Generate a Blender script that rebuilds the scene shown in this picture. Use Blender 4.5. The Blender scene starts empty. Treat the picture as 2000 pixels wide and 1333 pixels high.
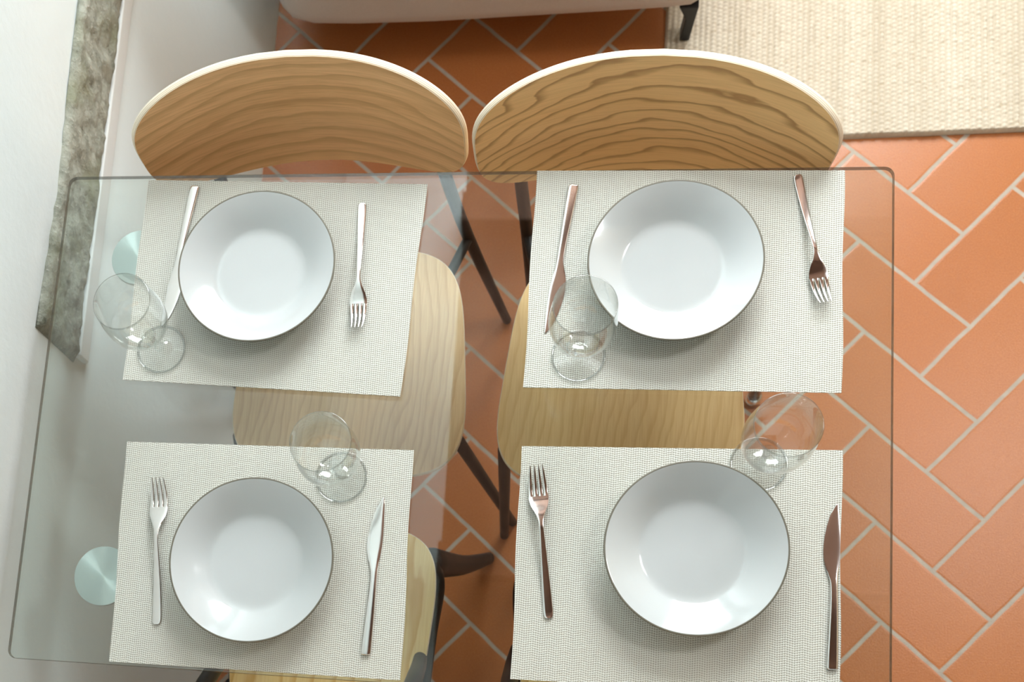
import bpy, bmesh, math, random
from mathutils import Vector, Matrix
random.seed(7)
R_ = math.radians
sc = bpy.context.scene
col = sc.collection

# ------------------------------------------------------------------ camera, world, lights, exposure
cam = bpy.data.cameras.new('camera'); cam_o = bpy.data.objects.new('camera', cam); col.objects.link(cam_o)
Rw = [[0.98591474, 0.07888402, -0.14747689], [0.05604311, -0.98662404, -0.15307574], [-0.15757947, 0.14265456, -0.97714809]]
M = Matrix.Identity(4)
for i in range(3):
    M[i][0] = Rw[0][i]; M[i][1] = -Rw[1][i]; M[i][2] = -Rw[2][i]
M[0][3], M[1][3], M[2][3] = 0.6653, -0.928, 2.2158
cam_o.matrix_world = M
cam.sensor_width = 36.0; cam.lens = 36.0
cam.shift_x = (1000 - 712.06) / 2000; cam.shift_y = (1209.38 - 666.5) / 2000
cam.clip_start = 0.05
cam.dof.use_dof = True; cam.dof.focus_distance = 1.47; cam.dof.aperture_fstop = 5.0
sc.camera = cam_o

world = bpy.data.worlds.new('daylight'); sc.world = world; world.use_nodes = True
bg = world.node_tree.nodes['Background']
bg.inputs[0].default_value = (0.80, 0.90, 1.0, 1); bg.inputs[1].default_value = 1.5

def area(name, loc, target, sx, sy, power, color):
    l = bpy.data.lights.new(name, 'AREA'); l.shape = 'RECTANGLE'; l.size = sx; l.size_y = sy
    l.energy = power; l.color = color
    o = bpy.data.objects.new(name, l); col.objects.link(o); o.location = loc
    o.rotation_euler = (Vector(target) - Vector(loc)).to_track_quat('-Z', 'Y').to_euler()
    return o
# daylight behind the real openings: window in the back wall and a skylight in the ceiling; plus an added ceiling fill
area('sky_light_back_window', (1.2, 2.75, 2.15), (0.9, 0.0, 0.9), 2.0, 1.5, 172, (0.96, 0.99, 1.0))
area('ceiling_fill_back_window', (1.0, 2.85, 1.35), (0.1, 0.5, 3.1), 1.8, 0.6, 230, (1.0, 0.98, 0.95))  # added fill that brightens the left ceiling; no terrace is there
area('sky_light_skylight', (2.93, 0.72, 3.28), (2.5, 0.5, 0.0), 0.5, 0.6, 22, (1.0, 0.985, 0.96))

sc.view_settings.view_transform = 'Standard'; sc.view_settings.look = 'None'
sc.view_settings.gamma = 1.0; sc.view_settings.use_curve_mapping = False
sc.view_settings.exposure = 0.34
sc.cycles.max_bounces = 14; sc.cycles.transmission_bounces = 12; sc.cycles.transparent_max_bounces = 24
sc.cycles.diffuse_bounces = 5; sc.cycles.glossy_bounces = 6
sc.cycles.caustics_refractive = False; sc.cycles.caustics_reflective = False; sc.cycles.sample_clamp_indirect = 8.0; sc.cycles.use_denoising = True

# ------------------------------------------------------------------ node helper
def lin(r, g, b):
    f = lambda c: (c / 255 / 12.92) if c / 255 <= 0.04045 else ((c / 255 + 0.055) / 1.055) ** 2.4
    return (f(r), f(g), f(b), 1.0)

class NT:
    def __init__(s, name):
        s.m = bpy.data.materials.new(name); s.m.use_nodes = True
        s.t = s.m.node_tree; s.N = s.t.nodes; s.L = s.t.links
        s.p = s.N['Principled BSDF']; s.out = s.N['Material Output']
    def set(s, sock, val):
        if isinstance(val, bpy.types.NodeSocket): s.L.new(val, sock)
        else:
            if hasattr(sock.default_value, '__len__') and not hasattr(val, '__len__'): val = [val] * len(sock.default_value)
            if hasattr(sock.default_value, '__len__') and len(sock.default_value) == 3: val = val[:3]
            sock.default_value = val
    def P(s, **k):
        for a, v in k.items(): s.set(s.p.inputs[a.replace('_', ' ')], v)
        return s
    def m_(s, op, a, b=0.0, c=0.0):
        n = s.N.new('ShaderNodeMath'); n.operation = op
        for i, v in enumerate((a, b, c)): s.set(n.inputs[i], v)
        return n.outputs[0]
    def mix(s, f, a, b, mode='MIX'):
        n = s.N.new('ShaderNodeMix'); n.data_type = 'RGBA'; n.blend_type = mode
        s.set(n.inputs[0], f); s.set(n.inputs[6], a); s.set(n.inputs[7], b); return n.outputs[2]
    def mapr(s, v, a, b, c=0.0, d=1.0, smooth=False):
        n = s.N.new('ShaderNodeMapRange'); n.clamp = True
        if smooth: n.interpolation_type = 'SMOOTHSTEP'
        for i, x in enumerate((v, a, b, c, d)): s.set(n.inputs[i], x)
        return n.outputs[0]
    def coord(s, which='Object'):
        return s.N.new('ShaderNodeTexCoord').outputs[which]
    def sep(s, v):
        n = s.N.new('ShaderNodeSeparateXYZ'); s.L.new(v, n.inputs[0]); return n.outputs
    def comb(s, x, y, z=0.0):
        n = s.N.new('ShaderNodeCombineXYZ')
        for i, v in enumerate((x, y, z)): s.set(n.inputs[i], v)
        return n.outputs[0]
    def mapping(s, v, scale=(1, 1, 1), loc=(0, 0, 0), rot=(0, 0, 0)):
        n = s.N.new('ShaderNodeMapping'); s.L.new(v, n.inputs[0])
        n.inputs['Scale'].default_value = scale; n.inputs['Location'].default_value = loc; n.inputs['Rotation'].default_value = rot
        return n.outputs[0]
    def noise(s, v, scale=5, detail=3, rough=0.5, color=False):
        n = s.N.new('ShaderNodeTexNoise'); s.L.new(v, n.inputs['Vector'])
        n.inputs['Scale'].default_value = scale; n.inputs['Detail'].default_value = detail; n.inputs['Roughness'].default_value = rough
        return n.outputs['Color' if color else 'Fac']
    def bump(s, h, strength=0.3, dist=0.001):
        n = s.N.new('ShaderNodeBump'); n.inputs['Strength'].default_value = strength; n.inputs['Distance'].default_value = dist
        s.set(n.inputs['Height'], h); s.L.new(n.outputs[0], s.p.inputs['Normal']); return s

def simple(name, color, rough=0.5, metal=0.0, **k):
    n = NT(name); n.P(Base_Color=color, Roughness=rough, Metallic=metal); n.P(**k); return n.m

# ------------------------------------------------------------------ materials
def mat_plaster():
    n = NT('white_plaster'); c = n.coord()
    a = n.noise(c, 3.0, 4); b = n.noise(c, 60, 4, 0.6)
    n.P(Base_Color=n.mix(a, lin(212, 224, 226), lin(220, 231, 232)), Roughness=0.85)
    n.bump(n.m_('ADD', n.m_('MULTIPLY', a, 6.0), b), 0.35, 0.002); return n.m

def mat_stone():
    n = NT('rough_grey_stone'); c = n.coord()
    a = n.noise(c, 34, 6, 0.7); b = n.noise(c, 90, 4, 0.6); d = n.noise(c, 11, 3)
    base = n.mix(n.mapr(a, 0.35, 0.66), lin(128, 132, 120), lin(168, 172, 160))
    base = n.mix(n.mapr(b, 0.60, 0.75), base, lin(188, 189, 180))
    base = n.mix(n.mapr(d, 0.5, 0.72), base, lin(128, 132, 108))
    base = n.mix(n.mapr(a, 0.36, 0.28, 0, 0.7), base, lin(74, 74, 60))
    n.P(Base_Color=base, Roughness=0.95); n.bump(n.m_('ADD', a, n.m_('MULTIPLY', b, 0.5)), 0.8, 0.006); return n.m

TW = 0.1489
def mat_floor():
    n = NT('terracotta_herringbone'); x, y, z = n.sep(n.coord())
    th = 0.0603 + math.pi / 4
    ox, oy = 1.3308, 0.2909
    dx = n.m_('SUBTRACT', x, ox); dy = n.m_('SUBTRACT', y, oy)
    nw = n.noise(n.coord(), 14, 2, color=True); wx, wy, _ = n.sep(nw)
    u = n.m_('DIVIDE', n.m_('ADD', n.m_('MULTIPLY', dx, math.cos(th)), n.m_('MULTIPLY', dy, math.sin(th))), TW)
    v = n.m_('DIVIDE', n.m_('SUBTRACT', n.m_('MULTIPLY', dy, math.cos(th)), n.m_('MULTIPLY', dx, math.sin(th))), TW)
    u = n.m_('ADD', u, n.m_('MULTIPLY', n.m_('SUBTRACT', wx, 0.5), 0.035)); v = n.m_('ADD', v, n.m_('MULTIPLY', n.m_('SUBTRACT', wy, 0.5), 0.035))
    i = n.m_('FLOOR', u); j = n.m_('FLOOR', v); fu = n.m_('SUBTRACT', u, i); fv = n.m_('SUBTRACT', v, j)
    t = n.m_('FLOORED_MODULO', n.m_('ADD', n.m_('SUBTRACT', i, j), 2.0), 4.0)
    vert = n.m_('GREATER_THAN', t, 1.5)
    t1 = n.m_('SUBTRACT', 1.0, n.m_('ABSOLUTE', n.m_('SUBTRACT', 1.0, n.m_('MINIMUM', t, 1.0))))  # 1 when t>=1
    alongH = n.m_('ADD', fu, n.m_('GREATER_THAN', t, 0.5))
    alongV = n.m_('ADD', fv, n.m_('LESS_THAN', t, 2.5))
    def sel(a, b): return n.m_('ADD', n.m_('MULTIPLY', a, n.m_('SUBTRACT', 1.0, vert)), n.m_('MULTIPLY', b, vert))
    al = sel(alongH, alongV); ac = sel(fv, fu)
    d = n.m_('MINIMUM', n.m_('MINIMUM', al, n.m_('SUBTRACT', 2.0, al)), n.m_('MINIMUM', ac, n.m_('SUBTRACT', 1.0, ac)))
    # id of the tile = its first cell
    iu = n.m_('SUBTRACT', i, n.m_('MULTIPLY', n.m_('SUBTRACT', 1.0, vert), n.m_('GREATER_THAN', t, 0.5)))
    jv = n.m_('SUBTRACT', j, n.m_('MULTIPLY', vert, n.m_('LESS_THAN', t, 2.5)))
    wn = n.N.new('ShaderNodeTexWhiteNoise'); wn.noise_dimensions = '2D'; n.L.new(n.comb(iu, jv), wn.inputs['Vector'])
    rnd = wn.outputs['Value']
    c = n.coord(); big = n.noise(c, 4, 4, 0.6); fine = n.noise(c, 320, 3, 0.7)
    col_ = n.mix(rnd, lin(160, 94, 50), lin(177, 108, 60))
    col_ = n.mix(n.mapr(big, 0.3, 0.7), col_, lin(168, 101, 56))
    col_ = n.mix(n.mapr(fine, 0.35, 0.7, 0, 0.3), col_, lin(214, 146, 92))
    g = n.mapr(d, 0.020, 0.034)
    gc = n.mix(n.noise(c, 45, 3), lin(158, 148, 134), lin(186, 176, 162))
    n.P(Base_Color=n.mix(g, gc, col_), Roughness=n.mapr(g, 0, 1, 0.8, 0.25))
    n.P(Specular_IOR_Level=0.5)
    n.bump(n.m_('ADD', n.m_('MULTIPLY', n.mapr(d, 0.015, 0.06, smooth=True), 0.45), n.m_('MULTIPLY', fine, 0.5)), 0.45, 0.002); return n.m

def mat_wood(name, base, dark, light, axis='X', freq=26.0, contrast=0.6, amp=0.10, lines=0.5, seed=0.0, peak=0.0, rough=0.42, sharp=0.45):
    """veneer grain: growth rings running along `axis`, across the other in-plane direction (object coordinates)"""
    n = NT(name); x, y, z = n.sep(n.coord())
    if axis == 'X': a, b = x, z
    else: a, b = y, x
    v = n.comb(n.m_('ADD', a, seed), b, seed)
    w1 = n.noise(n.mapping(v, (1.6, 5.0, 1)), 2.0, 3, 0.5)
    w2 = n.noise(n.mapping(v, (6, 22, 1)), 2.0, 3, 0.55)
    p = n.m_('MULTIPLY', n.m_('MULTIPLY', n.m_('SUBTRACT', a, 0.04), n.m_('SUBTRACT', a, 0.04)), peak)
    h = n.m_('ADD', n.m_('ADD', b, p), n.m_('MULTIPLY', n.m_('SUBTRACT', w1, 0.5), amp * 2))
    h = n.m_('ADD', h, n.m_('MULTIPLY', n.m_('SUBTRACT', w2, 0.5), amp * 0.22))
    ring = n.m_('FRACT', n.m_('MULTIPLY', h, freq))
    line = n.m_('MULTIPLY', n.mapr(ring, sharp, 0.93, smooth=True), n.mapr(ring, 0.93, 1.0, 1, 0))
    fib = n.noise(n.mapping(v, (8, 260, 1)), 2.0, 3, 0.6)
    tone = n.noise(n.mapping(v, (1.2, 6, 1)), 2.0, 2, 0.5)
    c = n.mix(n.mapr(tone, 0.35, 0.65), base, light)
    c = n.mix(n.m_('MULTIPLY', line, lines), c, dark)
    c = n.mix(n.mapr(fib, 0.4, 0.68, 0, contrast), c, dark)
    n.P(Base_Color=c, Roughness=rough); n.bump(fib, 0.08, 0.0005); return n.m

def mat_weave():
    n = NT('woven_placemat'); x, y, z = n.sep(n.coord())
    PX, PY = 0.0033, 0.0033
    tri = n.m_('PINGPONG', n.m_('ADD', x, 5.0), 0.0115)
    hy = n.m_('ADD', y, n.m_('MULTIPLY', tri, 0.22))
    sx = n.m_('SINE', n.m_('MULTIPLY', x, 2 * math.pi / PX)); sy = n.m_('SINE', n.m_('MULTIPLY', hy, 2 * math.pi / PY))
    h = n.m_('ADD', n.m_('MULTIPLY', sx, 0.5), n.m_('MULTIPLY', sy, 0.5))
    f = n.mapr(h, -0.75, 0.25, smooth=True)
    big = n.noise(n.mapping(n.coord(), (30, 2, 1)), 1.0, 2)
    cc = n.mix(f, lin(156, 156, 143), lin(218, 220, 213)); cc = n.mix(n.mapr(big, 0.3, 0.7, 0, 0.25), cc, lin(212, 211, 198))
    n.P(Base_Color=cc, Roughness=0.5); n.bump(h, 0.4, 0.0006); return n.m

def mat_glaze():
    n = NT('white_glazed_ceramic'); c = n.coord()
    n.P(Base_Color=n.mix(n.noise(c, 12, 2), lin(193, 199, 200), lin(200, 206, 207)), Roughness=0.12, Coat_Weight=0.4, Coat_Roughness=0.04)
    n.bump(n.noise(c, 14, 2), 0.12, 0.004); return n.m

def mat_pane(name, tint, base_f=0.045, edge_tint=None):
    """thin clear sheet: looks straight through, mirrors by Schlick's law"""
    n = NT(name); n.N.remove(n.p)
    lw = n.N.new('ShaderNodeLayerWeight'); lw.inputs['Blend'].default_value = 0.5
    f = n.m_('ADD', n.m_('MULTIPLY', n.m_('POWER', lw.outputs['Facing'], 5.0), 1 - base_f), base_f)
    tr = n.N.new('ShaderNodeBsdfTransparent'); tr.inputs[0].default_value = tint
    if edge_tint: n.L.new(n.mix(n.m_('POWER', lw.outputs['Facing'], 3.0), tint, edge_tint), tr.inputs[0])
    gl = n.N.new('ShaderNodeBsdfGlossy'); gl.inputs['Roughness'].default_value = 0.0; gl.inputs[0].default_value = (1, 1, 1, 1)
    mx = n.N.new('ShaderNodeMixShader'); n.L.new(f, mx.inputs[0]); n.L.new(tr.outputs[0], mx.inputs[1]); n.L.new(gl.outputs[0], mx.inputs[2])
    n.L.new(mx.outputs[0], n.out.inputs[0]); return n.m

def mat_brushed_disc():
    n = NT('brushed_aluminium_disc'); n.P(Base_Color=lin(205, 214, 214), Metallic=1.0, Roughness=0.32, Anisotropic=0.93)
    tg = n.N.new('ShaderNodeTangent'); tg.direction_type = 'RADIAL'; tg.axis = 'Z'
    n.L.new(tg.outputs[0], n.p.inputs['Tangent'])
    return n.m

def mat_rug():
    n = NT('cream_jute_weave'); c = n.coord(); x, y, z = n.sep(c)
    col_stripe = n.noise(n.mapping(c, (14, 0.6, 1)), 1.0, 3)
    sp = n.noise(c, 70, 3, 0.6)
    b = n.mix(n.mapr(col_stripe, 0.3, 0.7), lin(202, 192, 174), lin(220, 212, 196))
    b = n.mix(n.mapr(sp, 0.55, 0.75, 0, 0.6), b, lin(174, 152, 122))
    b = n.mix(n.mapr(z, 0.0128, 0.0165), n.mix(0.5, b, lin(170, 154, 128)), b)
    n.P(Base_Color=b, Roughness=0.95); n.bump(n.noise(c, 300, 2), 0.3, 0.001); return n.m

def mat_fabric():
    n = NT('taupe_upholstery'); c = n.coord(); a = n.noise(c, 500, 2); b = n.noise(c, 60, 3)
    n.P(Base_Color=n.mix(a, lin(190, 184, 178), lin(214, 208, 202)), Roughness=0.95); n.bump(n.m_('ADD', a, b), 0.4, 0.001); return n.m

PLASTER = mat_plaster(); STONE = mat_stone(); FLOOR = mat_floor(); MATW = mat_weave(); GLAZE = mat_glaze()
PANE = mat_pane('clear_table_glass', (0.945, 0.978, 0.966, 1), 0.048)
EDGE = NT('green_glass_edge').P(Base_Color=lin(84, 80, 62), Roughness=0.08, Specular_IOR_Level=0.7, Alpha=0.75).m
THINGLASS = mat_pane('thin_drinking_glass', (0.985, 0.99, 0.985, 1), 0.055, (0.84, 0.86, 0.85, 1))
RIMGLASS = mat_pane('glass_rim_edge', (0.72, 0.74, 0.73, 1), 0.09)
STEMGLASS = mat_pane('solid_stem_glass', (0.95, 0.96, 0.955, 1), 0.09, (0.5, 0.53, 0.52, 1))
RIM = simple('bare_clay_rim', lin(112, 109, 96), 0.5)
STEEL = NT('polished_steel').P(Base_Color=lin(226, 225, 222), Metallic=1.0, Roughness=0.13).m
CHROME = simple('chrome', lin(225, 225, 225), 0.08, 1.0)
BLACKWOOD = simple('black_stained_frame', lin(14, 12, 12), 0.5, Specular_IOR_Level=0.25)
DARKCHROME = simple('darkened_chrome_tube', lin(58, 52, 48), 0.15, 1.0)  # chrome leg tube, its dark reflections put into the base colour
BLACKPLASTIC = simple('black_plastic', lin(18, 20, 22), 0.4)
DISC = mat_brushed_disc(); RUG = mat_rug(); FABRIC = mat_fabric()
PLY = simple('plywood_edge_pale', lin(236, 226, 206), 0.5); PLY2 = simple('plywood_edge_layer', lin(200, 178, 146), 0.5)
BACKWOOD_L = mat_wood('smooth_walnut_veneer', lin(230, 184, 130), lin(168, 120, 74), lin(238, 194, 142), 'X', 34, 0.34, 0.035, 0.42, 0.3, 0.35)
BACKWOOD_R = mat_wood('bold_grain_veneer', lin(240, 198, 138), lin(166, 122, 76), lin(244, 204, 146), 'X', 40, 0.20, 0.050, 0.80, 1.37, 0.9, sharp=0.62)
SEATWOOD_L = mat_wood('pale_ash_veneer', lin(244, 208, 158), lin(206, 160, 108), lin(248, 218, 174), 'Y', 64, 0.30, 0.035, 0.40, 2.2, 0.5)
SEATWOOD_R = mat_wood('honey_ash_veneer', lin(248, 212, 154), lin(212, 162, 102), lin(250, 218, 166), 'Y', 60, 0.30, 0.035, 0.32, 4.9, 0.5)
SEATWOOD_N = mat_wood('yellow_pine_veneer', lin(240, 212, 146), lin(212, 166, 92), lin(244, 222, 166), 'Y', 26, 0.26, 0.06, 0.75, 7.7, 0.6)
BROWNCEIL = mat_wood('brown_ceiling_boards', lin(96, 66, 48), lin(60, 38, 26), lin(112, 78, 58), 'Y', 6, 0.4, 0.02, 0.4, 0.0, 0.0, 0.7)
OCHRE = simple('beige_limewash', lin(176, 158, 132), 0.9)
WHITEPAINT = simple('white_paint', lin(222, 230, 231), 0.6)

# ------------------------------------------------------------------ mesh helpers
def obj(name, verts, faces, mats, parent=None, loc=(0, 0, 0), rot=0.0, smooth=True, mi=None, angle=None):
    me = bpy.data.meshes.new(name); me.from_pydata([tuple(v) for v in verts], [], faces); me.update()
    for m in (mats if isinstance(mats, (list, tuple)) else [mats]): me.materials.append(m)
    if mi:
        for p, k in zip(me.polygons, mi): p.material_index = k
    bm = bmesh.new(); bm.from_mesh(me); bmesh.ops.recalc_face_normals(bm, faces=bm.faces)
    for f in bm.faces: f.smooth = smooth
    if smooth and angle:
        for e in bm.edges:
            if len(e.link_faces) == 2 and e.calc_face_angle(0) > R_(angle): e.smooth = False
    bm.to_mesh(me); bm.free()
    o = bpy.data.objects.new(name, me); col.objects.link(o); o.location = loc; o.rotation_euler = (0, 0, rot)
    if parent: o.parent = parent
    return o

def empty(name, loc, label, cat, group=None, rot=0.0):
    o = bpy.data.objects.new(name, None); col.objects.link(o); o.location = loc; o.rotation_euler = (0, 0, rot)
    o.empty_display_size = 0.05; o['label'] = label; o['category'] = cat
    if group: o['group'] = group
    return o
def tag(o, label, cat, group=None):
    o['label'] = label; o['category'] = cat
    if group: o['group'] = group
    return o
def struct(o): o['kind'] = 'structure'; return o

def lathe(profile, seg=64):
    v, f = [], []; n = len(profile); ring = []
    for r, z in profile:
        if r < 1e-6: v.append((0, 0, z)); ring.append([len(v) - 1])
        else:
            ring.append([len(v) + k for k in range(seg)])
            for k in range(seg): a = 2 * math.pi * k / seg; v.append((r * math.cos(a), r * math.sin(a), z))
    seglist = []
    for i in range(n - 1):
        A, B = ring[i], ring[i + 1]
        for k in range(seg):
            k2 = (k + 1) % seg
            if len(A) == 1 and len(B) == 1: continue
            if len(A) == 1: f.append((A[0], B[k2], B[k]))
            elif len(B) == 1: f.append((A[k], A[k2], B[0]))
            else: f.append((A[k], A[k2], B[k2], B[k]))
            seglist.append(i)
    return v, f, seglist

def spline(pts, n):
    """Catmull-Rom through points (tuples of any dimension)"""
    out = []; P = [pts[0]] + list(pts) + [pts[-1]]
    for i in range(1, len(P) - 2):
        for k in range(n):
            t = k / n
            out.append(tuple(0.5 * ((2 * b) + (-a + c) * t + (2 * a - 5 * b + 4 * c - d) * t * t + (-a + 3 * b - 3 * c + d) * t ** 3)
                             for a, b, c, d in zip(P[i - 1], P[i], P[i + 1], P[i + 2])))
    out.append(tuple(pts[-1])); return out

def tube(path, rad, seg=14, flat=1.0, up=None):
    """tapered tube with rounded ends through path points; rad list; flat = ratio of second axis"""
    pts = [Vector(p) for p in path]; n = len(pts); v, f = [], []
    nrm = None
    def ringat(c, t, r):
        nonlocal nrm
        if nrm is None:
            a = Vector(up) if up else (Vector((0, 0, 1)) if abs(t.z) < 0.9 else Vector((1, 0, 0)))
            nrm = (a - t * a.dot(t)).normalized()
        else: nrm = (nrm - t * nrm.dot(t)).normalized()
        b = t.cross(nrm); s = len(v)
        for k in range(seg):
            q = 2 * math.pi * k / seg; v.append(c + nrm * (r * flat * math.cos(q)) + b * (r * math.sin(q)))
        return s
    st = []
    for i in range(n):
        t = (pts[min(i + 1, n - 1)] - pts[max(i - 1, 0)]).normalized()
        if i == 0:
            for a in (0.15, 0.6): st.append(ringat(pts[0] - t * rad[0] * 0.35 * math.cos(a * math.pi / 2), t, rad[0] * math.sin(a * math.pi / 2)))
        st.append(ringat(pts[i], t, rad[i]))
        if i == n - 1:
            for a in (0.6, 0.15): st.append(ringat(pts[-1] + t * rad[-1] * 0.35 * math.cos(a * math.pi / 2), t, rad[-1] * math.sin(a * math.pi / 2)))
    for A, B in zip(st, st[1:]):
        for k in range(seg): k2 = (k + 1) % seg; f.append((A + k, A + k2, B + k2, B + k))
    f.append(tuple(range(st[0], st[0] + seg))[::-1]); f.append(tuple(range(st[-1], st[-1] + seg)))
    return v, f
def merge(*vf):
    V, F = [], []
    for v, f in vf:
        o = len(V); V += list(v); F += [tuple(i + o for i in q) for q in f]
    return V, F
def box(x0, y0, z0, x1, y1, z1):
    v = [(x, y, z) for z in (z0, z1) for y in (y0, y1) for x in (x0, x1)]
    return v, [(0, 2, 3, 1), (4, 5, 7, 6), (0, 1, 5, 4), (2, 6, 7, 3), (0, 4, 6, 2), (1, 3, 7, 5)]
def bevel_mod(o, w=0.003, seg=3):
    m = o.modifiers.new('bevel', 'BEVEL'); m.width = w; m.segments = seg; m.limit_method = 'ANGLE'; return o
def rod(name, path, rad, mat, parent, n=4, seg=14, flat=1.0):
    pr = [tuple(p) + (r,) for p, r in zip(path, rad)]
    sp = spline(pr, n) if len(pr) > 2 else [tuple(a + (b - a) * t / 6 for a, b in zip(*pr)) for t in range(7)]
    v, f = tube([p[:3] for p in sp], [p[3] for p in sp], seg, flat); return obj(name, v, f, mat, parent, angle=50)

# ------------------------------------------------------------------ room shell
X0, X1, Y0, Y1, ZC = -0.17, 3.2, -3.0, 2.45, 3.1
v, f = box(-0.4, Y0 - 0.2, -0.12, X1 + 0.2, Y1 + 0.2, 0.0)
struct(obj('floor', v, f, FLOOR, smooth=False))

# left wall: battered (sloping) foot up to z=.50, then upright
prof = [(-0.028, -0.02), (-0.028, 0.0), (-0.05, 0.08), (-0.095, 0.24), (-0.138, 0.40), (-0.158, 0.475), (-0.168, 0.51), (-0.170, 0.56), (-0.170, 0.60), (-0.170, 0.72), (-0.172, 0.9), (-0.175, 1.3), (-0.18, ZC + 0.05)]
ys = [Y0 - 0.1 + k * (Y1 - Y0 + 0.2) / 90 for k in range(91)]
v, f = [], []
pr = spline(prof, 3)
for i, y in enumerate(ys):
    for k, (x, z) in enumerate(pr):
        w = 0.0022 * math.sin(y * 5.1 + z * 3.0) + 0.0016 * math.sin(y * 11.0 - z * 7.0)
        v.append((x + (w if z > 0.02 else 0), y, z))
nn = len(pr)
for i in range(len(ys) - 1):
    for k in range(nn - 1): a = i * nn + k; f.append((a, a + nn, a + nn + 1, a + 1))
base = len(v)
for y in ys: v += [(-0.4, y, -0.02), (-0.4, y, ZC + 0.05)]
for i in range(len(ys) - 1):
    b = base + 2 * i; f.append((b, b + 1, b + 3, b + 2)); f.append((i * nn, b, b + 2, (i + 1) * nn)); f.append((i * nn + nn - 1, (i + 1) * nn + nn - 1, b + 3, b + 1))
struct(obj('wall_left', v, f, PLASTER))

# exposed stone course set in the left wall, ending near the table, with the plaster margin under it
v, f = [], []
ny, nz = 260, 26
rnd = random.Random(3)
def hsh(a, b): return math.sin(a * 12.9898 + b * 78.233) * 43758.5453 % 1.0
def vn(a, b):
    i, j = math.floor(a), math.floor(b); u, w = a - i, b - j; u = u * u * (3 - 2 * u); w = w * w * (3 - 2 * w)
    return (hsh(i, j) * (1 - u) + hsh(i + 1, j) * u) * (1 - w) + (hsh(i, j + 1) * (1 - u) + hsh(i + 1, j + 1) * u) * w
ya, yb = -0.250, 1.9
for i in range(ny):
    y = ya + (yb - ya) * i / (ny - 1)
    zt = 0.705 + 0.007 * (vn(y * 22, 1.5) - 0.5) + 0.006 * (vn(y * 60, 4.5) - 0.5); zb = 0.561 + 0.0015 * (vn(y * 40, 9.1) - 0.5)
    for k in range(nz):
        t = k / (nz - 1); z = zb + (zt - zb) * t
        d = 0.014 * min(1, min(t, 1 - t) * 14 + 0.25, i / 2 + 0.2, (ny - 1 - i) / 3)
        x = -0.171 + d + 0.006 * min(1, d / 0.010) * (vn(y * 35, z * 40) - 0.5) + 0.005 * (vn(y * 100, z * 110) - 0.5) * min(1, d / 0.010)
        v.append((x, y, z))
for i in range(ny - 1):
    for k in range(nz - 1): a = i * nz + k; f.append((a, a + nz, a + nz + 1, a + 1))
b0 = len(v); v += [(-0.2, ya, 0.562), (-0.2, ya, 0.70), (-0.2, yb, 0.562), (-0.2, yb, 0.70)]
f.append(tuple(range(0, nz)) + (b0 + 1, b0)); f.append(tuple(range((ny - 1) * nz, ny * nz))[::-1] + (b0 + 2, b0 + 3))
f.append(tuple(i * nz for i in range(ny)) + (b0 + 2, b0)); f.append(tuple(i * nz + nz - 1 for i in range(ny))[::-1] + (b0 + 1, b0 + 3))
o = struct(obj('trim_1', v, f, STONE)); o['label'] = 'rough grey stone course showing in the white wall'
v, f = box(-0.2, -0.236, 0.520, -0.1585, 1.9, 0.560)
struct(bevel_mod(obj('trim_2', v, f, WHITEPAINT, smooth=False), 0.004))

def wall_with_hole(name, plane, p, a0, a1, z0, z1, ha0, ha1, hz0, hz1, th=0.16, m=None):
    """plane 'x' or 'y'; wall at coordinate p with thickness th outward"""
    parts = [(a0, ha0, z0, z1), (ha1, a1, z0, z1), (ha0, ha1, z0, hz0), (ha0, ha1, hz1, z1)]
    V, F = [], []
    for (b0, b1, c0, c1) in parts:
        if b1 - b0 < 1e-4 or c1 - c0 < 1e-4: continue
        lo, hi = min(p, p + th), max(p, p + th)
        bx = box(b0, lo, c0, b1, hi, c1) if plane == 'y' else box(lo, b0, c0, hi, b1, c1)
        V, F = merge((V, F), bx)
    return struct(obj(name, V, F, m or PLASTER, smooth=False))
wall_with_hole('wall_back', 'y', Y1, -0.4, X1 + 0.2, 0, ZC, 0.25, 2.15, 1.45, 2.85)
v, f = box(X1, Y0, 0, X1 + 0.16, Y1, ZC); struct(obj('wall_right', v, f, OCHRE, smooth=False))
v, f = box(-0.4, Y0 - 0.16, 0, X1 + 0.2, Y0, ZC); struct(obj('wall_front', v, f, PLASTER, smooth=False))
v, f = box(-0.4, Y0, ZC, 0.32, Y1, ZC + 0.12); struct(obj('ceiling', v, f, PLASTER, smooth=False))
v, f = merge(box(0.32, Y0, ZC, X1, 0.25, ZC + 0.12), box(0.32, 1.15, ZC, X1, Y1, ZC + 0.12), box(0.32, 0.25, ZC, 2.3, 1.15, ZC + 0.12))
for yy in (-2.6, -1.8, -1.0, -0.2, 1.2, 2.0):
    v, f = merge((v, f), box(0.32, yy, ZC - 0.14, X1, yy + 0.12, ZC))
struct(obj('ceiling_boards', v, f, BROWNCEIL, smooth=False))

def window(name, plane, p, a0, a1, z0, z1, nv, nh, t=0.045, depth=0.05):
    V, F = [], []
    def bar(b0, b1, c0, c1):
        nonlocal V, F
        bx = box(b0, p, c0, b1, p + depth, c1) if plane == 'y' else box(p, b0, c0, p + depth, b1, c1)
        V, F = merge((V, F), bx)
    bar(a0, a0 + t, z0, z1); bar(a1 - t, a1, z0, z1); bar(a0 + t, a1 - t, z0, z0 + t); bar(a0 + t, a1 - t, z1 - t, z1)
    for k in range(1, nv): x = a0 + (a1 - a0) * k / nv; bar(x - t / 2, x + t / 2, z0 + t, z1 - t)
    for k in range(1, nh): z = z0 + (z1 - z0) * k / nh; bar(a0 + t, a1 - t, z - t / 3, z + t / 3)
    return struct(obj(name, V, F, WHITEPAINT, smooth=False))
window('window_1', 'y', Y1 + 0.06, 0.25, 2.15, 1.45, 2.85, 3, 2)
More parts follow.
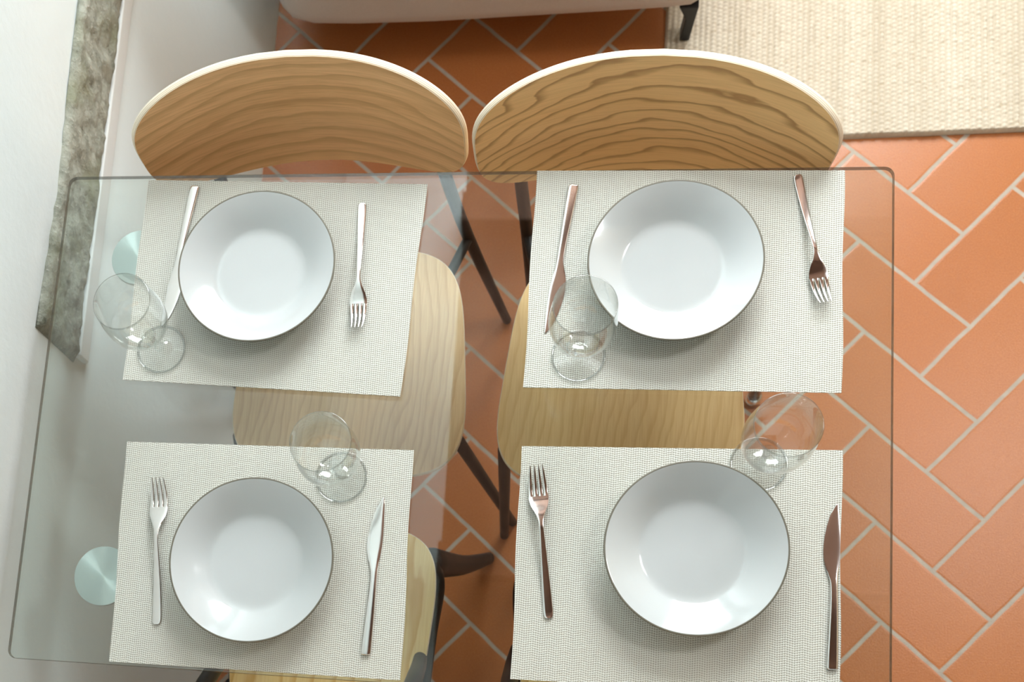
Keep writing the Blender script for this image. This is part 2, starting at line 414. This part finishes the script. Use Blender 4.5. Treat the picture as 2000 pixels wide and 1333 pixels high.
V, F = merge(box(2.3, 0.25, ZC + 0.04, 3.2, 0.29, ZC + 0.09), box(2.3, 1.11, ZC + 0.04, 3.2, 1.15, ZC + 0.09), box(2.3, 0.29, ZC + 0.04, 2.34, 1.11, ZC + 0.09), box(3.16, 0.29, ZC + 0.04, 3.2, 1.11, ZC + 0.09))
struct(obj('window_2', V, F, WHITEPAINT, smooth=False))

# ------------------------------------------------------------------ glass table
TX0, TX1, TY0, TY1, TZ, TH = -0.1268, 1.1565, -0.8051, 0.0, 0.74, 0.008
table = empty('glass_dining_table', (0.515, -0.4, 0), 'clear glass dining table laid for four, standing against the left wall', 'table')
def rrect(x0, y0, x1, y1, r, n=6):
    out = []
    for cx, cy, a in ((x1 - r, y1 - r, 0), (x0 + r, y1 - r, 90), (x0 + r, y0 + r, 180), (x1 - r, y0 + r, 270)):
        for k in range(n + 1): q = R_(a + 90 * k / n); out.append((cx + r * math.cos(q), cy + r * math.sin(q)))
    return out
ol = rrect(TX0 - 0.515, TY0 + 0.4, TX1 - 0.515, TY1 + 0.4, 0.014); n = len(ol)
e = 0.0007
il = rrect(TX0 - 0.515 + e, TY0 + 0.4 + e, TX1 - 0.515 - e, TY1 + 0.4 - e, 0.013)
v = [(x, y, TZ) for x, y in il] + [(x, y, TZ - e) for x, y in ol] + [(x, y, TZ - TH + e) for x, y in ol] + [(x, y, TZ - TH) for x, y in il]
f = [tuple(range(n)), tuple(range(3 * n, 4 * n))[::-1]]; mi = [0, 0]
for s in range(3):
    for k in range(n): k2 = (k + 1) % n; f.append((s * n + k, s * n + k2, (s + 1) * n + k2, (s + 1) * n + k)); mi.append(1)
obj('tabletop', v, f, [PANE, EDGE], table, smooth=False, mi=mi)
for dx, dy, fx, fy in ((0.008, -0.138, 0.0, -0.11), (0.010, -0.667, 0.0, -0.69), (1.030, -0.112, 1.117, -0.078), (1.030, -0.667, 1.115, -0.70)):
    dv, df, _ = lathe([(0, 0), (0.0465, 0), (0.047, -0.0008), (0.047, -0.006), (0.0, -0.006)], 72)
    d = obj('mounting_disc', dv, df, DISC, table, (dx - 0.515, dy + 0.4, TZ - TH - 0.0004), angle=30)
    a, b = Vector((dx - 0.515, dy + 0.4, TZ - TH - 0.006)), Vector((fx - 0.515, fy + 0.4, 0.012))
    leg = rod('leg', [a, b], [0.0125, 0.0125], DARKCHROME, table)
    fv, ff, _ = lathe([(0, 0), (0.014, 0.0), (0.018, 0.004), (0.0192, 0.011), (0.0170, 0.020), (0.0125, 0.028), (0, 0.030)], 28)
    obj('foot', fv, ff, CHROME, leg, (fx - 0.515, fy + 0.4, 0.0))

# ------------------------------------------------------------------ placemats
ZM = TZ + 0.0003; TM = 0.0014; ZP = ZM + TM
mats_q = [
    ([(0.0119, -0.0087), (0.4712, -0.0214), (0.4552, -0.3692), (0.0093, -0.3513)], 'woven off-white placemat next to the wall stone, far left corner of the table'),
    ([(0.6392, -0.0010), (1.0865, -0.0066), (1.0869, -0.3495), (0.6386, -0.3507)], 'woven off-white placemat at the far right of the glass table, under the largest gap-free setting'),
    ([(0.0273, -0.4531), (0.4808, -0.4531), (0.4880, -0.8002), (0.0413, -0.8007)], 'woven off-white placemat at the near left of the glass table'),
    ([(0.6407, -0.4418), (1.0886, -0.4341), (1.0891, -0.7850), (0.6451, -0.7877)], 'woven off-white placemat at the near right of the glass table')]
labels = ['woven off-white placemat at the far left of the table, nearest the stone band',
          'woven off-white placemat at the far right, before the bold-grained chair back',
          'woven off-white placemat at the near left of the glass table',
          'woven off-white placemat at the near right of the glass table, beneath the dark knife']
for (q, _), lb in zip(mats_q, labels):
    cx = sum(p[0] for p in q) / 4; cy = sum(p[1] for p in q) / 4
    v, f = [], []; nu, nv_ = 24, 18
    for side, zz in ((0, TM), (1, 0.0)):
        for i in range(nu + 1):
            for j in range(nv_ + 1):
                s, t = i / nu, j / nv_
                x = (q[0][0] * (1 - s) + q[1][0] * s) * (1 - t) + (q[3][0] * (1 - s) + q[2][0] * s) * t
                y = (q[0][1] * (1 - s) + q[1][1] * s) * (1 - t) + (q[3][1] * (1 - s) + q[2][1] * s) * t
                ed = 0.0012 * math.sin(9 * t + cx * 30) * (1 if i in (0, nu) else 0)
                v.append((x - cx + ed, y - cy, zz + 0.0))
    m1 = (nu + 1) * (nv_ + 1)
    for i in range(nu):
        for j in range(nv_):
            a = i * (nv_ + 1) + j; b = a + nv_ + 1
            f.append((a, b, b + 1, a + 1)); f.append((m1 + a, m1 + a + 1, m1 + b + 1, m1 + b))
    rim = [j for j in range(nv_ + 1)] + [i * (nv_ + 1) + nv_ for i in range(1, nu + 1)] + [nu * (nv_ + 1) + j for j in range(nv_ - 1, -1, -1)] + [i * (nv_ + 1) for i in range(nu - 1, 0, -1)]
    for a, b in zip(rim, rim[1:] + rim[:1]): f.append((a, b, m1 + b, m1 + a))
    tag(obj('placemat', v, f, MATW, None, (cx, cy, ZM), smooth=False), lb, 'placemat', 'placemats on the glass table')

# ------------------------------------------------------------------ plates
PR = 0.1249
outer = [(0.0, 0.0035), (0.050, 0.0035), (0.052, 0.0), (0.056, 0.0), (0.058, 0.0035), (0.072, 0.0068), (0.086, 0.0145), (0.104, 0.0228), (0.1205, 0.0308)]
rimp = [(0.1205, 0.0308), (0.1234, 0.0322), (0.1249, 0.0338), (0.1248, 0.0350), (0.1238, 0.0356), (0.1222, 0.0352)]
inner = [(0.1222, 0.0352), (0.114, 0.0315), (0.104, 0.0266), (0.094, 0.0212), (0.086, 0.0165), (0.079, 0.0125), (0.0735, 0.0098), (0.067, 0.0083), (0.058, 0.0078), (0.040, 0.0076), (0.020, 0.0074), (0.0, 0.0073)]
so, si = spline(outer[3:], 3), spline(inner, 4)
profile = outer[:3] + so + rimp[1:-1] + si
v, f, sl = lathe(profile, 128)
n_o = 3 + len(so); n_r = n_o + len(rimp) - 2
mi = [1 if (n_o - 2 <= s < n_r + 0) else 0 for s in sl]
plate0 = None
plates = [(0.2190, -0.1754, 'off-white deep plate with dark rim on the far left placemat'),
          (0.8462, -0.1648, 'off-white deep plate with dark rim on the far right placemat'),
          (0.2557, -0.6384, 'off-white deep plate with dark rim on the near left placemat'),
          (0.8885, -0.5917, 'off-white deep plate with dark rim on the near right placemat')]
for k, (x, y, lb) in enumerate(plates):
    if k == 0:
        plate0 = obj('dinner_plate', v, f, [GLAZE, RIM], mi=mi); o = plate0
    else:
        o = plate0.copy(); col.objects.link(o)
    o.location = (x, y, ZP); o.rotation_euler = (0, 0, k * 1.3); tag(o, lb, 'plate', 'deep plates on the placemats')

# ------------------------------------------------------------------ wine glasses
prof = [(0.0, 0.0), (0.036, 0.0), (0.0392, 0.0008), (0.0400, 0.0018), (0.0390, 0.0027), (0.030, 0.0036), (0.018, 0.0056), (0.009, 0.0100), (0.0052, 0.0180), (0.0042, 0.030), (0.0042, 0.044), (0.0058, 0.0545), (0.0125, 0.0590), (0.0235, 0.0655), (0.0355, 0.0780), (0.0435, 0.0945), (0.0465, 0.1110), (0.0468, 0.1250), (0.0455, 0.1430), (0.0435, 0.1600), (0.0428, 0.1680)]
inn = [(0.0420, 0.1686), (0.0414, 0.1680), (0.0422, 0.1600), (0.0442, 0.1430), (0.0455, 0.1250), (0.0452, 0.1110), (0.0421, 0.0950), (0.0338, 0.0795), (0.0215, 0.0680), (0.0105, 0.0630), (0.0, 0.0618)]
foot_v = lathe([prof[0], prof[1]] + spline(prof[2:8], 3) + [(0.0, 0.0101)], 96)
stem_v = lathe([(0.0, 0.0102)] + spline([(0.0088, 0.0102)] + prof[8:12] + [(0.0105, 0.0583)], 3) + [(0.0, 0.0583)], 40)
bowl_v = lathe([(0.0, 0.0584)] + spline([(0.0108, 0.0584)] + prof[13:], 3) + spline(inn, 3), 96)
nb = 1 + len(spline([(0.0108, 0.0584)] + prof[13:], 3))
g0 = None
for k, (x, y, lb) in enumerate([
    (0.068, -0.3001, 'clear wine glass nearest the left wall, on the left edge of the far left placemat'),
    (0.7165, -0.3008, 'clear wine glass in front of the knife on the far right placemat'),
    (0.3749, -0.4990, 'clear wine glass at the top right corner of the near left placemat'),
    (0.9762, -0.4590, 'clear wine glass at the top edge of the near right placemat, above orange tiles')]):
    r = empty('wine_glass', (x, y, ZP + 0.0002), lb, 'wine glass', 'wine glasses on the table')
    if g0 is None:
        g0 = [obj('foot', foot_v[0], foot_v[1], [THINGLASS, RIMGLASS], r, angle=60, mi=[1 if 1 <= q < 5 else 0 for q in foot_v[2]]), obj('stem', stem_v[0], stem_v[1], STEMGLASS, r, angle=60), obj('bowl', bowl_v[0], bowl_v[1], [THINGLASS, RIMGLASS], r, angle=70, mi=[1 if nb - 2 <= q < nb + 3 else 0 for q in bowl_v[2]])]
    else:
        for p_ in g0: c_ = p_.copy(); col.objects.link(c_); c_.parent = r

# ------------------------------------------------------------------ cutlery
def strip(stations, nc=8):
    """stations: (y, xl, xr, z, thick) -> closed rounded bar"""
    v, f = [], []
    for (y, xl, xr, z, th) in stations:
        cx, hw = (xl + xr) / 2, (xr - xl) / 2
        for k in range(nc):
            a = 2 * math.pi * (k + 0.5) / nc; c, s = math.cos(a), math.sin(a)
            sx = math.copysign(abs(c) ** 0.5, c); sz = math.copysign(abs(s) ** 0.7, s)
            v.append((cx + hw * sx, y, z + th / 2 + th / 2 * sz))
    m = len(stations)
    for i in range(m - 1):
        for k in range(nc): k2 = (k + 1) % nc; f.append((i * nc + k, i * nc + k2, (i + 1) * nc + k2, (i + 1) * nc + k))
    f.append(tuple(range(nc))[::-1]); f.append(tuple(range((m - 1) * nc, m * nc)))
    return v, f
def fork_mesh():
    L = 0.215
    key = [(0.000, 0.0035, 0.0008), (0.0012, 0.0052, 0.0006), (0.004, 0.0064, 0.0004), (0.012, 0.0069, 0.0003), (0.035, 0.0064, 0.0010), (0.070, 0.0052, 0.0040), (0.100, 0.0040, 0.0085), (0.122, 0.0032, 0.0118), (0.134, 0.0036, 0.0120), (0.146, 0.0068, 0.0100), (0.157, 0.0115, 0.0066), (0.166, 0.0136, 0.0042), (0.172, 0.0139, 0.0034)]
    st = [(y, -w, w, z, 0.0019) for y, w, z in spline(key, 4)]
    parts = [strip(st, 12)]
    for k in range(4):
        c0 = (-0.0104, -0.0035, 0.0035, 0.0104)[k]; out = (-1.2, -0.4, 0.4, 1.2)[k]
        w0 = 0.0030
        T = []
        for y, z, w, sh in ((0.1712, 0.0034, w0 + 0.0005, 0.0), (0.176, 0.0030, w0, 0.0), (0.186, 0.0036, w0 * 0.9, 0.15), (0.198, 0.0062, w0 * 0.72, 0.55), (0.208, 0.0100, w0 * 0.50, 1.0), (0.2135, 0.0124, w0 * 0.28, 1.25), (0.215, 0.0130, w0 * 0.12, 1.3)):
            c = c0 - out * 0.0014 * sh
            T.append((y, c - w, c + w, z, 0.0017))
        parts.append(strip(spline(T, 3), 10))
    return merge(*parts)
def knife_mesh():
    key = [(0.000, -0.0052, 0.0040, 0.0004, 0.0030), (0.001, -0.0066, 0.0060, 0.0002, 0.0038), (0.004, -0.0074, 0.0072, 0.0001, 0.0042), (0.020, -0.0072, 0.0074, 0.0001, 0.0044), (0.060, -0.0058, 0.0070, 0.0002, 0.0042), (0.095, -0.0046, 0.0062, 0.0004, 0.0038), (0.122, -0.0048, 0.0056, 0.0006, 0.0030), (0.135, -0.0078, 0.0060, 0.0006, 0.0022), (0.150, -0.0122, 0.0074, 0.0005, 0.0016), (0.165, -0.0142, 0.0086, 0.0004, 0.0013), (0.182, -0.0138, 0.0088, 0.0004, 0.0012), (0.203, -0.0106, 0.0080, 0.0004, 0.0012), (0.222, -0.0056, 0.0068, 0.0004, 0.0011), (0.234, -0.0002, 0.0058, 0.0004, 0.0010), (0.2385, 0.0030, 0.0050, 0.0004, 0.0008)]
    return strip(spline(key, 4), 12)
fm = None; km = None
forks = [((0.3712, -0.0536), (0.3812, -0.2652), 'pale steel fork right of the far left plate, tines pointing down'),
         ((1.0213, -0.0140), (1.0600, -0.2190), 'dark-reflecting steel fork right of the far right plate, bright tines pointing down'),
         ((0.1099, -0.7397), (0.0900, -0.5125), 'pale steel fork left of the near left plate'),
         ((0.6943, -0.6971), (0.6640, -0.4740), 'steel fork with dark-reflecting handle left of the near right plate')]
knives = [((0.0945, -0.0215), (0.0686, -0.2611), 'pale steel knife tucked beside the far left plate'),
          ((0.6968, -0.0262), (0.6702, -0.2655), 'dark-reflecting steel knife left of the far right plate, blade behind a wine glass'),
          ((0.4338, -0.7665), (0.4381, -0.5287), 'pale steel knife right of the near left plate'),
          ((1.0787, -0.7469), (1.0790, -0.5136), 'dark-reflecting steel knife right of the near right plate')]
for lst, name, mk, L, cat in ((forks, 'fork', fork_mesh, 0.215, 'fork'), (knives, 'table_knife', knife_mesh, 0.2385, 'knife')):
    first = None
    for (a, b, lb) in lst:
        if first is None:
            v, f = mk(); first = obj(name, v, f, STEEL, angle=70); o = first
        else: o = first.copy(); col.objects.link(o)
        d = Vector((b[0] - a[0], b[1] - a[1])); s = d.length / L
        o.location = (a[0], a[1], ZP + 0.0001); o.rotation_euler = (0, 0, math.atan2(-d.x, d.y)); o.scale = (s, s, 1.0)
        tag(o, lb, cat, name.replace('_', ' ') + 's laid beside the plates')

# ------------------------------------------------------------------ chairs
def sgn(c, p): return math.copysign(abs(c) ** p, c)
def backrest(parent, q, wood):
    """curved plywood back; q = xc,y0,zc,w,h,n,kap,tan,rot,taper in the chair's own frame"""
    xc, y0, zc, w, h, n, kap, al, ro, eg = q
    T = 0.012; NR, NA = 14, 120
    def S(r, a, off):
        ct, st = math.cos(a), math.sin(a)
        X = w / 2 * sgn(ct, 2 / n) * r; Z = h / 2 * sgn(st, 2 / n) * r; X *= 1 + eg * Z / (h / 2)
        y = -kap * X * X + Z * math.tan(al)
        nv = Vector((2 * kap * X, 1, -math.tan(al))).normalized()
        return (X + nv.x * off, y + nv.y * off, Z + nv.z * off)
    v, f, mi = [], [], []
    def cap(off, flip):
        c = len(v); v.append(S(0, 0, off)); rings = []
        for i in range(1, NR + 1):
            rings.append(len(v))
            for k in range(NA): v.append(S(i / NR * (1 if i < NR else 1.0), 2 * math.pi * k / NA, off))
        for k in range(NA): f.append((c, rings[0] + k, rings[0] + (k + 1) % NA)); mi.append(0)
        for i in range(NR - 1):
            for k in range(NA):
                k2 = (k + 1) % NA; f.append((rings[i] + k, rings[i + 1] + k, rings[i + 1] + k2, rings[i] + k2)); mi.append(0)
        return rings[-1]
    A = cap(0.0, False)
    prev = A; lay = [(1.001, 0.0006), (1.002, 0.0022), (1.003, 0.0040), (1.003, 0.0048), (1.003, 0.0070), (1.003, 0.0078), (1.002, 0.0100), (1.001, 0.0114)]
    mm = [1, 2, 1, 2, 1, 2, 1, 1]
    for (r, off), m_ in zip(lay, mm):
        s = len(v)
        for k in range(NA): v.append(S(r, 2 * math.pi * k / NA, off))
        for k in range(NA): k2 = (k + 1) % NA; f.append((prev + k, prev + k2, s + k2, s + k)); mi.append(m_)
        prev = s
    B = cap(T, True)
    for k in range(NA): k2 = (k + 1) % NA; f.append((prev + k, prev + k2, B + k2, B + k)); mi.append(1)
    o = obj('backrest', v, f, [wood, PLY, PLY2], parent, (xc, y0, zc), ro, mi=mi, angle=40)
    return o
def seat(parent, hf, hr, y_f, y_r, wood, z=0.45, nf=4.2, rc=0.0):
    """plywood seat; front at y_f, rear at y_r (local), half widths hf / hr"""
    T = 0.012; NR, NA = 10, 112
    yc, hy = (y_f + y_r) / 2, abs(y_r - y_f) / 2; sg = 1 if y_r > y_f else -1
    def S(r, a):
        ct, st = math.cos(a), math.sin(a)
        u = sgn(ct, 2 / nf) * r; w = sgn(st, 2 / nf) * r
        hw = hf + (hr - hf) * (w + 1) / 2
        x = u * hw; y = yc + sg * w * hy
        zz = z + 0.010 * (abs(u) ** 3) * (0.3 + 0.7 * (w + 1) / 2) - 0.016 * max(0, -w - 0.45) ** 2 / 0.3 + 0.014 * max(0, w - 0.3) ** 2 - 0.006 * (1 - u * u) * (1 - w * w)
        return x, y, zz
    v, f, mi = [], [], []
    def cap(dz):
        c = len(v); x, y, zz = S(0, 0); v.append((x, y, zz + dz)); rg = []
        for i in range(1, NR + 1):
            rg.append(len(v))
            for k in range(NA): x, y, zz = S(i / NR, 2 * math.pi * k / NA); v.append((x, y, zz + dz))
        for k in range(NA): f.append((c, rg[0] + k, rg[0] + (k + 1) % NA)); mi.append(0)
        for i in range(NR - 1):
            for k in range(NA): k2 = (k + 1) % NA; f.append((rg[i] + k, rg[i + 1] + k, rg[i + 1] + k2, rg[i] + k2)); mi.append(0)
        return rg[-1]
    prev = cap(0)
    for r, dz, m_ in ((1.004, -0.0010, 1), (1.006, -0.0035, 1), (1.006, -0.0045, 2), (1.006, -0.0075, 1), (1.006, -0.0085, 2), (1.004, -0.0112, 1)):
        s = len(v)
        for k in range(NA): x, y, zz = S(r, 2 * math.pi * k / NA); v.append((x, y, zz + dz))
        for k in range(NA): k2 = (k + 1) % NA; f.append((prev + k, prev + k2, s + k2, s + k)); mi.append(m_)
        prev = s
    B = cap(-T)
    for k in range(NA): k2 = (k + 1) % NA; f.append((prev + k, prev + k2, B + k2, B + k)); mi.append(1)
    return obj('seat', v, f, [wood, PLY, PLY2], parent, mi=mi, angle=40)

def far_chair(origin, label, woodb, woods, bq, hf, hr, yf, yr, rear, front):
    """origin = base point; bq world backrest numbers; rear/front: leg key points in world x,y,z"""
    ox, oy = origin
    c = empty('dining_chair', (ox, oy, 0), label, 'chair', 'chairs around the glass table')
    q = list(bq); q[0] -= ox; q[1] -= oy; backrest(c, q, woodb)
    seat(c, hf, hr, yf - oy, yr - oy, woods)
    L = lambda p: (p[0] - ox, p[1] - oy, p[2])
    for leg in rear: rod('leg', [L(p) for p in leg], [0.0115, 0.0115, 0.0105][:len(leg)] if len(leg) < 4 else [0.011, 0.0115, 0.0115, 0.0095], BLACKWOOD, c)
    for leg in front: rod('leg', [L(p) for p in leg], [0.012, 0.0095], BLACKWOOD, c)
    # side rails under the seat, running out to the rear legs, and one cross rail
    V, F = [], []
    for sx, (rl, fl) in zip((-1, 1), zip(rear, front)):
        a = Vector(L(fl[0])) + Vector((-sx * 0.005, 0.0, -0.004)); e_ = Vector(L(rl[2])); m1 = Vector((sx * 0.135, yr - oy - 0.10, 0.412))
        pts = spline([tuple(a), tuple((a + m1) / 2 + Vector((0, 0, 0.002))), tuple(m1), tuple(m1 * 0.45 + e_ * 0.55), tuple(e_)], 5)
        V, F = merge((V, F), tube(pts, [0.0095] * len(pts)))
    for yy, zz in ((yf - oy + 0.06, 0.415), (yr - oy - 0.09, 0.412)):
        V, F = merge((V, F), tube([(-hf * 0.62, yy, zz), (0, yy, zz), (hf * 0.62, yy, zz)], [0.0095] * 3))
    obj('seat_frame', V, F, BLACKWOOD, c, angle=50)
    return c

far_chair((0.318, -0.19), 'dining chair with smooth brown curved back, on the far side nearest the wall', BACKWOOD_L, SEATWOOD_L,
          (0.2553, 0.1189, 0.7239, 0.5311, 0.25, 3.24, 1.0892, 0.0369, 0.0391, 0.0064), 0.226, 0.190, -0.405, 0.022,
          [[(0.076, 0.108, 0.660), (0.072, 0.102, 0.575), (0.060, 0.098, 0.36), (0.040, 0.096, 0.0)], [(0.463, 0.122, 0.660), (0.476, 0.108, 0.575), (0.510, 0.100, 0.36), (0.580, 0.098, 0.0)]],
          [[(0.112, -0.335, 0.428), (0.020, -0.372, 0.0)], [(0.522, -0.332, 0.428), (0.620, -0.372, 0.0)]])
far_chair((0.802, -0.19), 'dining chair with bold dark-lined grain on its curved back, beside the jute rug', BACKWOOD_R, SEATWOOD_R,
          (0.811, 0.1005, 0.719, 0.5296, 0.237, 3.30, 1.0405, 0.1277, -0.0472, 0.0289), 0.224, 0.178, -0.410, 0.010,
          [[(0.606, 0.098, 0.66), (0.611, 0.094, 0.55), (0.622, 0.096, 0.38), (0.640, 0.098, 0.0)], [(0.985, 0.100, 0.66), (0.990, 0.096, 0.55), (1.010, 0.096, 0.38), (1.050, 0.098, 0.0)]],
          [[(0.606, -0.345, 0.428), (0.6035, -0.402, 0.0)], [(1.000, -0.345, 0.428), (1.030, -0.402, 0.0)]])

def near_chair(origin, label, splay, px_):
    ox, oy = origin      # seat centre at table level, chair faces +y
    c = empty('dining_chair', (ox, oy, 0), label, 'chair', 'chairs around the glass table')
    yf, yr = -0.498 - oy, -0.920 - oy
    seat(c, 0.196, 0.160, yf, yr, SEATWOOD_N, nf=3.8)
    backrest(c, (0.0, -1.035 - oy, 0.76, 0.50, 0.20, 3.2, -1.05, -0.08, 0.0, 0.0), BACKWOOD_L)
    V, F = [], []
    for sx in (-1, 1):
        X = sx
        # front leg: thick at the seat corner, tapering to a foot splayed out and forward
        rod('leg', [(X * 0.170, -0.556 - oy, 0.412), (X * (0.17 + splay * 0.49), -0.516 - oy, 0.21), (X * (0.17 + splay), -0.455 - oy, 0.0)], [0.028, 0.020, 0.0135], BLACKWOOD, c, flat=0.8)
        # rear leg
        rod('leg', [(X * 0.172, -0.800 - oy, 0.420), (X * (0.172 + splay * 0.3), -0.900 - oy, 0.22), (X * (0.172 + splay * 0.7), -1.000 - oy, 0.0)], [0.0175, 0.014, 0.010], BLACKWOOD, c)
        # post carrying the backrest, a glossy flat bar
        rod('back_post', [(X * (px_ - 0.004), -0.700 - oy, 0.418), (X * px_, -0.745 - oy, 0.470), (X * (px_ + 0.001), -0.812 - oy, 0.600), (X * (px_ - 0.006), -0.985 - oy, 0.790)], [0.008, 0.013, 0.015, 0.012], BLACKPLASTIC, c, flat=0.75)
        rail = spline([(X * 0.168, -0.560 - oy, 0.412), (X * 0.180, -0.600 - oy, 0.405), (X * 0.176, -0.680 - oy, 0.412), (X * 0.172, -0.800 - oy, 0.418)], 5)
        rr_ = [0.020 * (1 - t / 15) + 0.0105 * t / 15 for t in range(len(rail))]
        V, F = merge((V, F), tube(rail, rr_))
    V, F = merge((V, F), tube([(-0.165, -0.60 - oy, 0.415), (0, -0.60 - oy, 0.412), (0.165, -0.60 - oy, 0.415)], [0.010] * 3))
    V, F = merge((V, F), tube([(-0.165, -0.79 - oy, 0.415), (0, -0.79 - oy, 0.412), (0.165, -0.79 - oy, 0.415)], [0.010] * 3))
    obj('seat_frame', V, F, BLACKWOOD, c, angle=50)
    return c
near_chair((0.318, -0.71), 'yellow pine seated dining chair with black legs under the near left placemat', 0.086, 0.167)
near_chair((0.832, -0.71), 'yellow pine seated dining chair mostly hidden under the near right placemat', 0.006, 0.190)

# ------------------------------------------------------------------ sofa
sofa = empty('sofa', (0.49, 1.35, 0), 'taupe upholstered sofa end with a short black leg, beyond the chairs', 'sofa')
def rounded_block(x0, y0, z0, x1, y1, z1, r, seg=5, bulge=0.0):
    bm = bmesh.new(); v, f = box(x0, y0, z0, x1, y1, z1)
    vs = [bm.verts.new(p) for p in v]
    for q in f: bm.faces.new([vs[i] for i in q])
    bmesh.ops.bevel(bm, geom=bm.edges[:], offset=r, segments=seg, affect='EDGES', profile=0.5)
    V = [tuple(w.co) for w in bm.verts]; bm.verts.index_update(); F = [tuple(w.index for w in q.verts) for q in bm.faces]; bm.free(); return V, F
def L2(p): return (p[0] - 0.49, p[1] - 1.35, p[2])
# base outline follows the slightly crowned front edge
pts = []
def outline(inset=0.0):
    P = [(0.022 + inset, 2.05 - inset), (0.012 + inset, 1.2), (0.008 + inset, 0.86), (0.020 + inset, 0.815 + inset), (0.050, 0.786 + inset), (0.100, 0.771 + inset), (0.200, 0.766 + inset), (0.380, 0.7645 + inset), (0.553, 0.769 + inset), (0.75, 0.774 + inset), (0.880, 0.778 + inset), (0.940, 0.783 + inset), (0.968 - inset, 0.800 + inset), (0.978 - inset, 0.84), (0.98 - inset, 1.2), (0.975 - inset, 2.05 - inset)]
    return [(a, b - 0.012) for a, b in P]
layers = [(0.118, 0.030), (0.120, 0.012), (0.130, 0.002), (0.150, 0.0), (0.30, -0.004), (0.40, 0.0), (0.435, 0.01), (0.445, 0.04)]
V, F = [], []; nP = len(outline())
for z, ins in layers:
    for p in outline(ins): V.append((p[0] - 0.49, p[1] - 1.35, z))
for i in range(len(layers) - 1):
    for k in range(nP): k2 = (k + 1) % nP; F.append((i * nP + k, i * nP + k2, (i + 1) * nP + k2, (i + 1) * nP + k))
F.append(tuple(range(nP))[::-1]); F.append(tuple(range((len(layers) - 1) * nP, len(layers) * nP)))
o = obj('body', V, F, FABRIC, sofa, angle=60)
V, F = rounded_block(0.02 - 0.49, 0.770 - 1.35, 0.440, 0.965 - 0.49, 0.99 - 1.35, 0.86, 0.05); obj('backrest', V, F, FABRIC, sofa)  # unseen back, raised to block low window light from the floor
V, F = rounded_block(0.05 - 0.49, 1.00 - 1.35, 0.440, 0.94 - 0.49, 2.0 - 1.35, 0.56, 0.04); obj('cushion', V, F, FABRIC, sofa)
for (lx, ly) in ((0.947, 0.776), (0.05, 1.25), (0.93, 2.0), (0.06, 2.0)):
    # short tapered leg with an angled head
    hd = 1 if lx > 0.5 else -1
    prof2 = [(-0.014 if hd > 0 else -0.008, 0.0), (0.007 if hd > 0 else 0.014, 0.0), (0.010 if hd > 0 else 0.024, 0.085), (0.012 if hd > 0 else 0.03, 0.122), (-0.030 if hd > 0 else -0.012, 0.122), (-0.011 if hd > 0 else -0.010, 0.085)]
    zb = 0.0174 if hd > 0 and ly < 1.5 else 0.0
    V = [(lx + a - 0.49, ly + yy - 1.35, max(z, zb)) for yy in (-0.004, 0.030) for a, z in prof2]; k6 = len(prof2)
    F = [tuple(range(k6)), tuple(range(k6, 2 * k6))[::-1]] + [(k, k + k6, (k + 1) % k6 + k6, (k + 1) % k6) for k in range(k6)]
    bevel_mod(obj('leg', V, F, BLACKPLASTIC, sofa, smooth=False), 0.002)

# ------------------------------------------------------------------ jute rug
V, F = [], []
NX, NY, sp = 420, 300, 0.0030
RX0, RY0 = 0.902, 0.520
for i in range(NX + 1):
    for j in range(NY + 1):
        x, y = i * sp, j * sp
        wob = 0.004 * (vn(y * 18, 3.3) - 0.5); wob2 = 0.005 * (vn(x * 16, 7.7) - 0.5)
        k = math.floor(x / 0.0125 + 0.12 * vn(y * 12, 5.1)); ph = (k % 2) * 0.5
        cx = (x / 0.0125 - k - 0.5) * 2; cyy = ((y / 0.0105 + ph + 0.25 * vn(x * 30, y * 30)) % 1.0 - 0.5) * 2
        hgt = 0.0090 + 0.0070 * math.sqrt(max(0, 1 - cx * cx * 0.9)) * math.sqrt(max(0, 1 - cyy * cyy * 0.8)) + 0.0012 * (vn(x * 70, y * 70) - 0.5)
        if i == 0 or j == 0 or i == NX or j == NY: hgt = 0.0015
        V.append((x + wob * max(0, 1 - x / 0.05), y + 0.028 * x + wob2 * max(0, 1 - y / 0.05), hgt))
for i in range(NX):
    for j in range(NY):
        a = i * (NY + 1) + j; F.append((a, a + NY + 1, a + NY + 2, a + 1))
b = len(V); V += [(0, 0, 0.0006), (NX * sp, 0.035, 0.0006), (NX * sp, NY * sp + 0.035, 0.0006), (0, NY * sp, 0.0006)]; F.append((b, b + 1, b + 2, b + 3))
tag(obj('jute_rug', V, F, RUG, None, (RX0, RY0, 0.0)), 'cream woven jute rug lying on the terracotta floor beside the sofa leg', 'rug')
